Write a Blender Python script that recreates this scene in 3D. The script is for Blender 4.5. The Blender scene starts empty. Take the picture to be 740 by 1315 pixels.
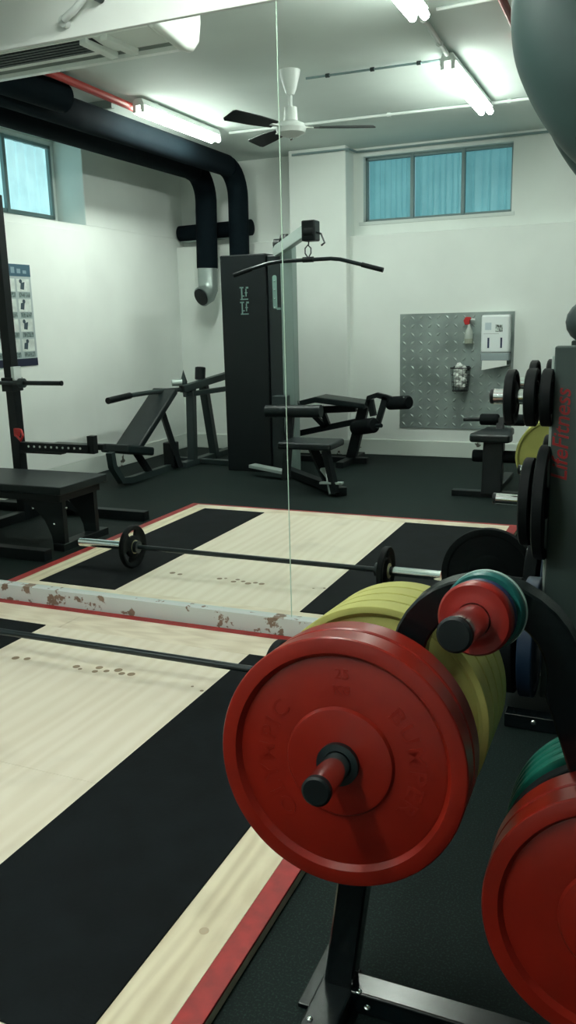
import bpy, bmesh, math, random
from mathutils import Vector, Matrix
random.seed(7)
D = bpy.data
scene = bpy.context.scene
COL = scene.collection
PI = math.pi
V3 = Vector

# ------------------------------------------------------------------ camera
cam_data = D.cameras.new('camera')
cam = D.objects.new('camera', cam_data)
COL.objects.link(cam)
RX = V3((0.91998142, 0.39116911, -0.02491824))
UP = V3((-0.0644729, 0.21372667, 0.97476364))
FW = V3((-0.38662312, 0.89515789, -0.22184437))
cam.matrix_world = Matrix(((RX.x, UP.x, -FW.x, 0), (RX.y, UP.y, -FW.y, 0), (RX.z, UP.z, -FW.z, 1.44), (0, 0, 0, 1)))
cam_data.sensor_fit = 'VERTICAL'
cam_data.sensor_height = 24
cam_data.lens = 24 * 1080.36 / 1315
cam_data.clip_start = 0.02
scene.camera = cam

# ------------------------------------------------------------------ world, exposure
w = D.worlds.new('world'); scene.world = w; w.use_nodes = True
w.node_tree.nodes['Background'].inputs[0].default_value = (0.62, 0.86, 0.95, 1)
w.node_tree.nodes['Background'].inputs[1].default_value = 0.6
vs = scene.view_settings
scene.display_settings.display_device = 'sRGB'
vs.view_transform = 'Standard'; vs.look = 'None'; vs.gamma = 1; vs.use_curve_mapping = False
vs.exposure = 0.66
LAMP = 46.0           # strength of the fluorescent tubes
try:
    scene.cycles.use_denoising = True
    scene.cycles.max_bounces = 10
    scene.cycles.glossy_bounces = 6
    scene.cycles.caustics_reflective = True
    scene.cycles.sample_clamp_indirect = 6
except Exception:
    pass

# ------------------------------------------------------------------ helpers
MY = 3.3624           # plane of the mirrored wall (real room: y < MY)
M2 = 2 * MY
FLIP = False          # True: coordinates were measured in the mirror image; they are turned round to the real side

def R(p):
    return V3((p[0], M2 - p[1], p[2])) if FLIP else V3(p)

class MB:
    """collects shapes into one mesh"""
    def __init__(s): s.v = []; s.f = []
    def add(s, vs_, fs):
        o = len(s.v); s.v += [V3(p) for p in vs_]; s.f += [tuple(i + o for i in f) for f in fs]; return s
    def box(s, a, b, rot=None, c=None):
        a = V3(a); b = V3(b)
        P = [V3((x, y, z)) for x in (a.x, b.x) for y in (a.y, b.y) for z in (a.z, b.z)]
        if rot is not None:
            c = V3(c) if c is not None else (a + b) / 2
            P = [c + rot @ (p - c) for p in P]
        return s.add(P, [(0, 1, 3, 2), (4, 6, 7, 5), (0, 4, 5, 1), (2, 3, 7, 6), (0, 2, 6, 4), (1, 5, 7, 3)])
    def beam(s, p, q, w_, h, up=(0, 0, 1)):
        p = V3(p); q = V3(q); d = (q - p).normalized(); u = V3(up)
        if abs(d.dot(u)) > .98: u = V3((0, 1, 0))
        r = d.cross(u).normalized(); u = r.cross(d).normalized()
        P = [e + r * (i * w_ / 2) + u * (j * h / 2) for e in (p, q) for i in (-1, 1) for j in (-1, 1)]
        return s.add(P, [(0, 2, 3, 1), (4, 5, 7, 6), (0, 4, 6, 2), (1, 3, 7, 5), (0, 1, 5, 4), (2, 6, 7, 3)])
    def sweep(s, pts, prof, closed_prof=True, up=(0, 0, 1)):
        """sweep a 2-D profile along points"""
        pts = [V3(p) for p in pts]; n = len(prof); V = []
        d0 = (pts[1] - pts[0]).normalized(); u = V3(up)
        if abs(d0.dot(u)) > .95: u = V3((0, 1, 0)) if abs(d0.y) < .9 else V3((1, 0, 0))
        u = (u - d0 * u.dot(d0)).normalized()
        for i, p in enumerate(pts):
            if i == 0: d = d0
            elif i == len(pts) - 1: d = (p - pts[i - 1]).normalized()
            else: d = ((p - pts[i - 1]).normalized() + (pts[i + 1] - p).normalized()).normalized()
            u = (u - d * u.dot(d)).normalized(); r = d.cross(u)
            k = 1.0
            if 0 < i < len(pts) - 1:
                c = (p - pts[i - 1]).normalized().dot(d); k = 1 / max(.6, c)
            V += [p + r * a + u * b for a, b in prof]
        F = [(i * n + j, i * n + (j + 1) % n, (i + 1) * n + (j + 1) % n, (i + 1) * n + j) for i in range(len(pts) - 1) for j in range(n)]
        F += [tuple(reversed(range(n))), tuple(range((len(pts) - 1) * n, len(pts) * n))]
        return s.add(V, F)
    def tube(s, pts, r, n=14, up=(0, 0, 1)):
        return s.sweep(pts, [(r * math.cos(2 * PI * k / n), r * math.sin(2 * PI * k / n)) for k in range(n)], up=up)
    def cyl(s, p, q, r, r2=None, n=28):
        return s.lathe([(0, 0), (r, 0), ((r if r2 is None else r2), 1), (0, 1)], p, V3(q) - V3(p), n, unit=True)
    def lathe(s, prof, o, ax, n=48, unit=False):
        """prof: (radius, distance along ax)"""
        o = V3(o); ax = V3(ax); L = ax.length if unit else 1.0; ax = ax.normalized()
        h = V3((0, 0, 1)) if abs(ax.z) < .9 else V3((1, 0, 0))
        a = ax.cross(h).normalized(); b = ax.cross(a).normalized()
        V = []; idx = []
        for r, t in prof:
            if r < 1e-6: idx.append([len(V)]); V.append(o + ax * t * L)
            else:
                idx.append(list(range(len(V), len(V) + n)))
                V += [o + ax * t * L + (a * math.cos(2 * PI * k / n) + b * math.sin(2 * PI * k / n)) * r for k in range(n)]
        F = []
        for A, B in zip(idx[:-1], idx[1:]):
            for k in range(n):
                k2 = (k + 1) % n
                if len(A) == 1 and len(B) == 1: continue
                if len(A) == 1: F.append((A[0], B[k], B[k2]))
                elif len(B) == 1: F.append((A[k], B[0], A[k2]))
                else: F.append((A[k], B[k], B[k2], A[k2]))
        return s.add(V, F)
    def ball(s, c, r, n=20, sx=1, sy=1, sz=1):
        c = V3(c); V = []; F = []; m = n // 2
        for i in range(m + 1):
            t = PI * i / m
            for k in range(n):
                f = 2 * PI * k / n
                V.append(c + V3((r * sx * math.sin(t) * math.cos(f), r * sy * math.sin(t) * math.sin(f), r * sz * math.cos(t))))
        for i in range(m):
            for k in range(n): F.append((i * n + k, (i + 1) * n + k, (i + 1) * n + (k + 1) % n, i * n + (k + 1) % n))
        return s.add(V, F)
    def prism(s, poly, o, ax, ay, depth):
        """extrude 2-D polygon (ax, ay plane) by the vector depth"""
        o = V3(o); ax = V3(ax); ay = V3(ay); dp = V3(depth); n = len(poly)
        V = [o + ax * x + ay * y for x, y in poly]; V += [p + dp for p in V]
        F = [tuple(range(n)), tuple(reversed(range(n, 2 * n)))] + [(i, i + n, (i + 1) % n + n, (i + 1) % n) for i in range(n)]
        return s.add(V, F)
    def build(s, name, m, parent=None, bevel=0, smooth=True, ang=35, seg=2):
        me = D.meshes.new(name)
        loc = parent_loc(parent)
        me.from_pydata([R(p) - loc for p in s.v], [], s.f)
        bm = bmesh.new(); bm.from_mesh(me)
        bmesh.ops.remove_doubles(bm, verts=bm.verts, dist=1e-6)
        bmesh.ops.recalc_face_normals(bm, faces=bm.faces)
        bm.to_mesh(me); bm.free()
        if smooth:
            for p in me.polygons: p.use_smooth = True
            me.set_sharp_from_angle(angle=math.radians(ang))
        o = D.objects.new(name, me); COL.objects.link(o)
        me.materials.append(m)
        if parent is not None: o.parent = parent
        if bevel:
            b = o.modifiers.new('bevel', 'BEVEL'); b.width = bevel; b.segments = seg; b.limit_method = 'ANGLE'; b.angle_limit = math.radians(40)
            b.harden_normals = True
        return o

def parent_loc(p):
    l = V3((0, 0, 0))
    while p is not None: l += p.location; p = p.parent
    return l

def tag(o, label, cat, group=None):
    o['label'] = label; o['category'] = cat
    if group: o['group'] = group
    return o

def thing(name, loc, label, cat, group=None):
    o = D.objects.new(name, None); COL.objects.link(o); o.empty_display_size = .1
    o.location = R(loc)
    return tag(o, label, cat, group)

def struct(o):
    o['kind'] = 'structure'; return o

def copy_thing(src, loc, label=None, group=None):
    """a copy of a thing with copies of its parts and sub-parts"""
    c = src.copy(); COL.objects.link(c); c.location = V3(loc)
    if label: c['label'] = label
    if group: c['group'] = group
    def rec(a, b):
        for ch in [x for x in D.objects if x.parent == a]:
            k = ch.copy(); COL.objects.link(k); k.parent = b; rec(ch, k)
    rec(src, c)
    return c

# ------------------------------------------------------------------ materials
def mat(name, col, rough=.6, metal=0, noise=None, bump=None, emit=None, spec=None, coat=0, col2=None, wmap=None):
    m = D.materials.new(name); m.use_nodes = True; nt = m.node_tree; N = nt.nodes; L = nt.links
    b = N['Principled BSDF']
    b.inputs['Base Color'].default_value = (*col, 1); b.inputs['Roughness'].default_value = rough; b.inputs['Metallic'].default_value = metal
    if spec is not None: b.inputs['Specular IOR Level'].default_value = spec
    if coat: b.inputs['Coat Weight'].default_value = coat
    tc = N.new('ShaderNodeTexCoord')
    if noise or bump:
        sc, amt = noise or (20, .08)
        n = N.new('ShaderNodeTexNoise'); n.inputs['Scale'].default_value = sc; n.inputs['Detail'].default_value = 5
        L.new(tc.outputs['Object'], n.inputs['Vector'])
        if noise:
            r = N.new('ShaderNodeMix'); r.data_type = 'RGBA'
            c2 = col2 or tuple(max(0, c * (1 - amt * 2)) for c in col)
            r.inputs[6].default_value = (*c2, 1); r.inputs[7].default_value = (*[min(1, c * (1 + amt)) for c in col], 1)
            mp = N.new('ShaderNodeMapRange'); mp.inputs[1].default_value = .35; mp.inputs[2].default_value = .65
            L.new(n.outputs[0], mp.inputs[0]); L.new(mp.outputs[0], r.inputs[0]); L.new(r.outputs[2], b.inputs['Base Color'])
        if bump:
            bs, bd = bump
            n2 = N.new('ShaderNodeTexNoise'); n2.inputs['Scale'].default_value = bs; n2.inputs['Detail'].default_value = 4
            L.new(tc.outputs['Object'], n2.inputs['Vector'])
            bu = N.new('ShaderNodeBump'); bu.inputs['Strength'].default_value = bd; bu.inputs['Distance'].default_value = .002
            L.new(n2.outputs[0], bu.inputs['Height']); L.new(bu.outputs[0], b.inputs['Normal'])
    if emit:
        b.inputs['Emission Color'].default_value = (*emit[0], 1); b.inputs['Emission Strength'].default_value = emit[1]
    return m

def wood_mat(name, c1, c2, scale=(1.2, 9, 1), knots=True, wave=2.2):
    m = D.materials.new(name); m.use_nodes = True; nt = m.node_tree; N = nt.nodes; L = nt.links
    b = N['Principled BSDF']; b.inputs['Roughness'].default_value = .5
    tc = N.new('ShaderNodeTexCoord'); mp = N.new('ShaderNodeMapping')
    mp.inputs['Scale'].default_value = scale
    L.new(tc.outputs['Object'], mp.inputs[0])
    n = N.new('ShaderNodeTexNoise'); n.inputs['Scale'].default_value = 3.0; n.inputs['Detail'].default_value = 7; n.inputs['Distortion'].default_value = .9
    L.new(mp.outputs[0], n.inputs['Vector'])
    wv = N.new('ShaderNodeTexWave'); wv.bands_direction = 'X'; wv.inputs['Scale'].default_value = wave; wv.inputs['Distortion'].default_value = 7; wv.inputs['Detail'].default_value = 3; wv.inputs['Detail Scale'].default_value = 1.2
    L.new(mp.outputs[0], wv.inputs['Vector'])
    mx = N.new('ShaderNodeMath'); mx.operation = 'MULTIPLY_ADD'; mx.inputs[1].default_value = .45
    L.new(wv.outputs['Fac'], mx.inputs[0]); L.new(n.outputs[0], mx.inputs[2])
    cr = N.new('ShaderNodeMapRange'); cr.inputs[1].default_value = .35; cr.inputs[2].default_value = 1.0
    L.new(mx.outputs[0], cr.inputs[0])
    mi = N.new('ShaderNodeMix'); mi.data_type = 'RGBA'; mi.inputs[6].default_value = (*c1, 1); mi.inputs[7].default_value = (*c2, 1)
    L.new(cr.outputs[0], mi.inputs[0])
    # scuffs
    n3 = N.new('ShaderNodeTexNoise'); n3.inputs['Scale'].default_value = 2.2; n3.inputs['Detail'].default_value = 8; L.new(tc.outputs['Object'], n3.inputs['Vector'])
    c3 = N.new('ShaderNodeMapRange'); c3.inputs[1].default_value = .56; c3.inputs[2].default_value = .8; c3.inputs[4].default_value = .45
    L.new(n3.outputs[0], c3.inputs[0])
    m3 = N.new('ShaderNodeMix'); m3.data_type = 'RGBA'; m3.inputs[7].default_value = (c1[0] * .45, c1[1] * .45, c1[2] * .42, 1)
    L.new(c3.outputs[0], m3.inputs[0]); L.new(mi.outputs[2], m3.inputs[6]); L.new(m3.outputs[2], b.inputs['Base Color'])
    return m

BLACK = mat('black_paint', (.0045, .0075, .0085), .45, spec=.28)
BLACKG = mat('black_gloss', (.003, .006, .007), .22, spec=.45)
IRON = mat('black_iron', (.0028, .0048, .0054), .6, spec=.14)
RUBBER = mat('black_rubber', (.004, .0065, .0075), .8, spec=.15, bump=(60, .2))
MATT = mat('rubber_mat', (.0042, .0062, .0075), .8, noise=(9, .15), spec=.12, bump=(90, .3))
VINYL = mat('dark_vinyl', (.006, .012, .013), .42, spec=.35, bump=(30, .05))
GREY = mat('machine_grey', (.022, .036, .036), .4, spec=.4)
PANEL = mat('panel_grey', (.045, .068, .064), .35, spec=.5, noise=(2, .05))
SILVER = mat('silver_paint', (.42, .50, .47), .35, metal=.3)
CHROME = mat('chrome', (.82, .86, .86), .12, metal=1)
STEELB = mat('black_steel_bar', (.009, .017, .019), .35, metal=.3, spec=.6)
BRASS = mat('brass_ring', (.55, .50, .32), .3, metal=1)
RED = mat('red_rubber', (.225, .011, .005), .30, spec=.42, noise=(7, .05))
REDSM = mat('red_change_plate', (.215, .0085, .005), .35, spec=.4)
YEL = mat('yellow_rubber', (.42, .42, .125), .6, spec=.2, noise=(8, .06))
GRN = mat('green_rubber', (.004, .13, .09), .5, spec=.3)
TEAL = mat('teal_rubber', (.010, .11, .10), .4)
NAVY = mat('navy_rubber', (.008, .02, .07), .45)
BLUE = mat('blue_rubber', (.004, .018, .045), .5)
PALE = mat('pale_rim', (.45, .62, .58), .4)
REDP = mat('red_line_paint', (.30, .012, .011), .5, noise=(25, .12))
REDPIPE = mat('red_pipe', (.36, .035, .03), .45)
WALL = mat('wall_paint', (.84, .89, .85), .7, noise=(1.6, .02), bump=(14, .12))
CEIL = mat('ceiling_paint', (.70, .78, .74), .75, noise=(1.2, .03))
WHITEP = mat('white_plastic', (.74, .80, .77), .35)
WPAINT = mat('white_gloss_paint', (.66, .72, .69), .45)
DUCT = mat('duct_insulation', (.003, .007, .010), .85, spec=.08, bump=(12, .5))
GALV = mat('galvanised', (.34, .40, .38), .4, metal=.7)
FRAME = mat('window_frame', (.20, .29, .29), .5)
WOOD1 = wood_mat('plywood_centre', (.74, .66, .51), (.82, .75, .61), (3.2, .4, 1), wave=1.4)
WOOD2 = wood_mat('plywood_strip', (.62, .53, .35), (.82, .74, .54), (6, 1.0, 1), wave=1.0)
WOOD3 = wood_mat('plywood_cross_strip', (.66, .57, .42), (.82, .74, .58), (.6, 6, 1))
PAPER = mat('paper', (.80, .84, .80), .8)
LOGO = mat('pale_teal_marking', (.16, .27, .24), .5)
LETTER = mat('red_lettering', (.30, .012, .014), .5)
DARKSPOT = mat('wood_spot', (.27, .20, .12), .7)
TUBE2 = mat('fluorescent_tube_dim', (.9, .95, .9), .4, emit=((.955, 1.0, .93), LAMP * .85))
TUBE = mat('fluorescent_tube', (.9, .95, .9), .4, emit=((.955, 1.0, .93), LAMP))

# chipped skirting
def chipped(name, base, chip, lo, hi, sc=9):
    m = D.materials.new(name); m.use_nodes = True; nt = m.node_tree; N = nt.nodes; L = nt.links
    b = N['Principled BSDF']; b.inputs['Roughness'].default_value = .55
    tc = N.new('ShaderNodeTexCoord')
    n = N.new('ShaderNodeTexNoise'); n.inputs['Scale'].default_value = sc; n.inputs['Detail'].default_value = 6; n.inputs['Roughness'].default_value = .6
    n1 = N.new('ShaderNodeTexNoise'); n1.inputs['Scale'].default_value = 1.7; n1.inputs['Detail'].default_value = 2
    L.new(tc.outputs['Object'], n.inputs['Vector']); L.new(tc.outputs['Object'], n1.inputs['Vector'])
    ad = N.new('ShaderNodeMath'); ad.operation = 'MULTIPLY_ADD'; ad.inputs[1].default_value = .5
    L.new(n1.outputs[0], ad.inputs[0]); L.new(n.outputs[0], ad.inputs[2])
    r = N.new('ShaderNodeMapRange'); r.inputs[1].default_value = lo; r.inputs[2].default_value = hi
    L.new(ad.outputs[0], r.inputs[0])
    n2 = N.new('ShaderNodeTexNoise'); n2.inputs['Scale'].default_value = 30; L.new(tc.outputs['Object'], n2.inputs['Vector'])
    c = N.new('ShaderNodeMix'); c.data_type = 'RGBA'; c.inputs[6].default_value = (*chip, 1); c.inputs[7].default_value = (chip[0] * .45, chip[1] * .4, chip[2] * .4, 1)
    L.new(n2.outputs[0], c.inputs[0])
    mi = N.new('ShaderNodeMix'); mi.data_type = 'RGBA'; mi.inputs[6].default_value = (*base, 1)
    L.new(r.outputs[0], mi.inputs[0]); L.new(c.outputs[2], mi.inputs[7]); L.new(mi.outputs[2], b.inputs['Base Color'])
    return m
SKIRT = chipped('chipped_skirting', (.60, .65, .63), (.30, .21, .15), .795, .815)
SKIRTB = chipped('back_skirting', (.64, .70, .65), (.10, .10, .08), .93, .96, 6)

# speckled gym floor
def floor_mat():
    m = D.materials.new('gym_floor'); m.use_nodes = True; nt = m.node_tree; N = nt.nodes; L = nt.links
    b = N['Principled BSDF']; b.inputs['Roughness'].default_value = .7; b.inputs['Specular IOR Level'].default_value = .15
    tc = N.new('ShaderNodeTexCoord'); n = N.new('ShaderNodeTexNoise'); n.inputs['Scale'].default_value = 190; n.inputs['Detail'].default_value = 2
    L.new(tc.outputs['Object'], n.inputs['Vector'])
    r = N.new('ShaderNodeMapRange'); r.inputs[1].default_value = .52; r.inputs[2].default_value = .66; L.new(n.outputs[0], r.inputs[0])
    mi = N.new('ShaderNodeMix'); mi.data_type = 'RGBA'; mi.inputs[6].default_value = (.0045, .0095, .009, 1); mi.inputs[7].default_value = (.012, .028, .023, 1)
    L.new(r.outputs[0], mi.inputs[0]); L.new(mi.outputs[2], b.inputs['Base Color'])
    return m
FLOOR = floor_mat()

def mirror_mat():
    m = D.materials.new('silvered_glass'); m.use_nodes = True
    b = m.node_tree.nodes['Principled BSDF']
    b.inputs['Base Color'].default_value = (.93, .975, .95, 1); b.inputs['Metallic'].default_value = 1; b.inputs['Roughness'].default_value = 0.0
    return m
MIRROR = mirror_mat()

def pane_mat(name, col, e):
    m = D.materials.new(name); m.use_nodes = True; nt = m.node_tree; N = nt.nodes; L = nt.links
    b = N['Principled BSDF']; b.inputs['Roughness'].default_value = .45
    tc = N.new('ShaderNodeTexCoord'); n = N.new('ShaderNodeTexNoise'); n.inputs['Scale'].default_value = 3.5; n.inputs['Detail'].default_value = 6
    L.new(tc.outputs['Object'], n.inputs['Vector'])
    mi = N.new('ShaderNodeMix'); mi.data_type = 'RGBA'
    mi.inputs[6].default_value = (col[0] * .62, col[1] * .75, col[2] * .8, 1); mi.inputs[7].default_value = (*[min(1, c * 1.3) for c in col], 1)
    L.new(n.outputs[0], mi.inputs[0]); L.new(mi.outputs[2], b.inputs['Base Color']); L.new(mi.outputs[2], b.inputs['Emission Color'])
    b.inputs['Emission Strength'].default_value = e
    return m
PANE1 = pane_mat('backlit_teal_sheet', (.12, .30, .33), .40)
PANE2 = pane_mat('backlit_pale_sheet', (.30, .48, .50), .95)

def checker_mat():
    m = mat('chequer_plate_metal', (.30, .36, .345), .45, metal=.45, noise=(3, .15))
    return m
CHECK = checker_mat()

# ------------------------------------------------------------------ structure (real coordinates)
XL, XR = -5.05, 2.3
YB = M2 - 8.70       # back wall face (lower)
ZC = 3.15
MTOP, MBOT = 2.664, .112
struct(MB().box((XL - .5, M2 - 9.1, -.1), (XR + .2, MY + .2, 0)).build('floor', FLOOR))
struct(MB().box((XL - .5, M2 - 9.1, ZC), (XR + .2, MY + .2, ZC + .1)).build('ceiling', CEIL))
struct(MB().box((XL - .5, MY + .012, 0), (XR + .2, MY + .2, ZC)).build('wall_front', WALL))
# plaster above the mirror, flush with the glass and a little proud of it
struct(MB().box((XL - .5, MY - .012, MTOP), (XR + .2, MY + .012, ZC)).build('trim_1', WALL, bevel=.004))
struct(MB().box((XR, M2 - 9.1, 0), (XR + .2, MY + .2, ZC)).build('wall_right', mat('bounce_cut_dark', (.05, .07, .065), .7)))  # unseen wall, coloured dark to cut bounce light on the plates
# skirting below the mirror
struct(MB().box((XL, MY - .03, 0), (XR, MY + .012, MBOT)).build('baseboard_front', SKIRT, bevel=.003))

def mirror_panel(x0, x1, label):
    t = thing('mirror_panel', ((x0 + x1) / 2, MY, MBOT), label, 'mirror', 'mirror panels on the front wall')
    g = MB().box((x0, MY - .001, MBOT + .001), (x1, MY + .010, MTOP - .001)).build('glass', MIRROR, t, smooth=False)
    return t
SX = -1.447
mA = mirror_panel(XL, SX - .0015, 'tall frameless wall mirror panel left of the seam')
mB = mirror_panel(SX + .0015, XR, 'tall frameless wall mirror panel right of the seam, behind the red plates')
EDGE = mat('polished_glass_edge', (.55, .72, .60), .15, spec=.8)
s_ = MB().box((SX - .002, MY - .003, MBOT + .001), (SX + .002, MY - .0011, MTOP - .001)).build('edge_strip', EDGE, mB, bevel=.0008)

FLIP = True           # ---- from here on coordinates are those seen in the mirror image
XI = XL
# back wall: thick lower part, thinner upper part with the long window
ba = MB()
ba.box((XL - .5, 8.70, 0), (XR + .2, 9.1, 2.28))
struct(ba.build('wall_back', WALL, bevel=.012))
wx0, wx1, wz0, wz1 = -2.875, -1.36, 2.425, 3.065
bu = MB()
bu.box((XL - .5, 8.85, 2.28), (wx0, 9.1, ZC)).box((wx1, 8.85, 2.28), (XR + .2, 9.1, ZC)).box((wx0, 8.85, 2.28), (wx1, 9.1, wz0)).box((wx0, 8.85, wz1), (wx1, 9.1, ZC))
struct(bu.build('wall_upper', WALL))
struct(MB().box((-3.61, 8.60, 0), (-2.98, 8.86, ZC)).build('pillar', WALL, bevel=.01))
bb = MB().box((XL, 8.68, 0), (-3.61, 8.71, .165)).box((-3.63, 8.58, 0), (-2.96, 8.61, .165)).box((-2.98, 8.68, 0), (XR, 8.71, .165))
struct(bb.build('baseboard_back', SKIRTB, bevel=.006))
struct(MB().box((XL, 3.37, 0), (XL + .022, 8.70, .165)).build('baseboard_left', SKIRTB, bevel=.006))

def corrug(x0, x1, z0, z1, y, pitch, amp, axis='x', n=10):
    """pleated translucent sheet"""
    m = MB(); k = max(8, int((x1 - x0) / pitch * n)); P = []
    for i in range(k + 1):
        x = x0 + (x1 - x0) * i / k
        ph = (i / n) % 1.0
        o = amp * (abs(ph - .5) * 2) ** .35 if True else 0
        P.append((x, y + o))
    if axis == 'x': V = [(a, b, z0) for a, b in P] + [(a, b, z1) for a, b in P]
    else: V = [(b, a, z0) for a, b in P] + [(b, a, z1) for a, b in P]
    q = len(P)
    V2 = [(v[0], v[1] + .012, v[2]) if axis == 'x' else (v[0] - .012, v[1], v[2]) for v in V]
    m.add(V + V2, [(i, i + 1, i + 1 + q, i + q) for i in range(q - 1)] + [(i + 2 * q, i + 3 * q, i + 1 + 3 * q, i + 1 + 2 * q) for i in range(q - 1)]
          + [(0, q, 3 * q, 2 * q), (q - 1, 3 * q - 1, 4 * q - 1, 2 * q - 1)])
    k = int((x1 - x0) / pitch + .5)
    for i in range(1, k):
        x = x0 + pitch * i
        if axis == 'x': m.box((x - .006, y - .006, z0), (x + .006, y + .004, z1))
    return m

# window 1 (back)
fr = MB()
for a, b in (((wx0, 8.93, wz0), (wx1, 8.98, wz0 + .03)), ((wx0, 8.93, wz1 - .03), (wx1, 8.98, wz1)), ((wx0, 8.93, wz0), (wx0 + .025, 8.98, wz1)), ((wx1 - .025, 8.93, wz0), (wx1, 8.98, wz1)),
             ((-2.395, 8.92, wz0), (-2.36, 8.98, wz1)), ((-1.872, 8.92, wz0), (-1.837, 8.98, wz1))):
    fr.box(a, b)
w1 = D.objects.new('window_1', None); COL.objects.link(w1); w1.location = R(((wx0 + wx1) / 2, 8.95, wz0)); struct(w1)
fr.build('window_frame', FRAME, w1, bevel=.003)
for a, b, p in ((wx0 + .02, -2.39, .115), (-2.365, -1.87, .125), (-1.845, wx1 - .02, .16)):
    corrug(a, b, wz0 + .02, wz1 - .02, 8.985, p, .02).build('pane', PANE1, w1, smooth=False)
struct(MB().box((wx0 - .05, 8.84, wz0 - .035), (wx1 + .03, 8.93, wz0)).build('trim_2', WPAINT, bevel=.004))

# left wall: thick below the sill, a niche with window 2 above it
ny = 7.02
wl = MB().box((XL - .5, 3.36, 0), (XL, 9.1, 2.375)).box((XL - .5, ny, 2.37), (XL, 9.1, ZC)).box((XL - .5, 3.36, 2.37), (XL - .32, 5.0, ZC))
wl.box((XL - .5, 5.0, 3.10), (XL - .32, ny, ZC)).box((XL - .5, 6.96, 2.37), (XL - .32, ny, 3.13)).box((XL - .5, 5.0, 2.37), (XL - .32, ny, 2.44))
struct(wl.build('wall_left', WALL, bevel=.01))
# shallow render panel under the sill with a rounded upper corner
poly = [(4.0, .165), (6.93, .165)] + [(6.93 - .10 + .10 * math.sin(t), 2.31 - .10 + .10 * math.cos(t)) for t in [PI / 2 - i * PI / 12 for i in range(7)]] + [(4.0, 2.31)]
struct(MB().prism(poly, (XL, 0, 0), (0, 1, 0), (0, 0, 1), (.022, 0, 0)).build('trim_3', WALL, bevel=.006))
w2 = D.objects.new('window_2', None); COL.objects.link(w2); w2.location = R((XL - .35, 6.0, 2.44)); struct(w2)
f2 = MB()
for a, b in (((-5.40, 5.0, 2.44), (-5.36, 6.96, 2.475)), ((-5.40, 5.0, 3.07), (-5.36, 6.96, 3.10)), ((-5.40, 6.93, 2.44), (-5.36, 6.965, 3.10)), ((-5.40, 6.29, 2.44), (-5.35, 6.33, 3.10)), ((-5.40, 5.6, 2.44), (-5.35, 5.64, 3.10))):
    f2.box(a, b)
f2.build('window_frame', FRAME, w2, bevel=.003)
for a, b in ((5.02, 5.61), (5.63, 6.30), (6.32, 6.94)):
    corrug(a, b, 2.46, 3.08, -5.405, .13, .02, axis='y').build('pane', PANE2, w2, smooth=False)
FLIP = False
# the backing that keeps the daylight out of the wall cavities
# ------------------------------------------------------------------ ceiling services
FLIP = True
def light_fitting(x, y0, y1, z, label, tm=None):
    t = thing('fluorescent_light', (x, (y0 + y1) / 2, ZC), label, 'ceiling light', 'fluorescent lights on the ceiling')
    MB().prism([(-.055, 0), (.055, 0), (.035, .05), (-.035, .05)], (x, y0, z + .035), (1, 0, 0), (0, 0, 1), (0, y1 - y0, 0)).build('housing', WPAINT, t, bevel=.004)
    for sx in (-.035, .035):
        tb = MB().cyl((x + sx, y0 + .02, z), (x + sx, y1 - .02, z), .024, n=14).build('tube', tm or TUBE, t)
        for y in (y0 + .01, y1 - .01):
            MB().box((x + sx - .015, y - .012, z - .016), (x + sx + .015, y + .012, z + .04)).build('lamp_holder', WHITEP, t, bevel=.003)
    for y in (y0 + .25, y1 - .25):
        MB().box((x - .02, y - .02, z + .08), (x + .02, y + .02, ZC)).build('bracket', WPAINT, t)
    return t
light_fitting(-3.77, 6.02, 7.30, 3.05, 'glowing twin fluorescent light beside the black ducts')
light_fitting(-1.37, 6.02, 7.45, 3.05, 'glowing twin fluorescent light in front of the long teal window')
light_fitting(-1.30, 3.75, 5.02, 3.05, 'glowing twin fluorescent light cut off by the top edge of the photo', TUBE2)

# ceiling fan
fan = thing('ceiling_fan', (-2.49, 6.0, ZC), 'white ceiling fan with dark blades turning no more, seen against the ceiling', 'fan')
fan['label'] = 'ceiling fan with white hub and three dark blades'
fx, fy = -2.47, 5.95
MB().lathe([(0, 0), (.075, 0), (.07, -.03), (.045, -.12), (.028, -.16), (0, -.16)], (fx, fy, ZC), (0, 0, 1), 28).build('canopy', WHITEP, fan)
MB().cyl((fx, fy, ZC - .15), (fx, fy, 2.87), .014).build('down_rod', WHITEP, fan)
MB().lathe([(0, .11), (.045, .11), (.05, .02), (.095, .0), (.11, -.03), (.10, -.06), (.05, -.085), (0, -.09)], (fx, fy, 2.80), (0, 0, 1), 32).build('motor_housing', WHITEP, fan)
MB().ball((fx, fy, 2.705), .014).build('pull_cap', CHROME, fan)
for ang in (249, 141, 27):
    d = V3((math.cos(math.radians(ang)), math.sin(math.radians(ang)), 0)); n_ = V3((-d.y, d.x, 0))
    L_ = .60
    poly = [(.16, -.045), (.35, -.062), (L_ - .02, -.068), (L_, -.05), (L_, .05), (L_ - .02, .065), (.35, .058), (.16, .04)]
    up = (V3((0, 0, 1)) * .95 - n_ * .3).normalized(); ny_ = (n_ * .95 + V3((0, 0, 1)) * .3).normalized()
    bl = MB().prism(poly, (fx, fy, 2.775), d, ny_, up * .006).build('blade', BLACK, fan)
    MB().beam((fx + d.x * .08, fy + d.y * .08, 2.775), (fx + d.x * .2, fy + d.y * .2, 2.772), .04, .008).build('blade_bracket', WHITEP, fan)

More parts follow.
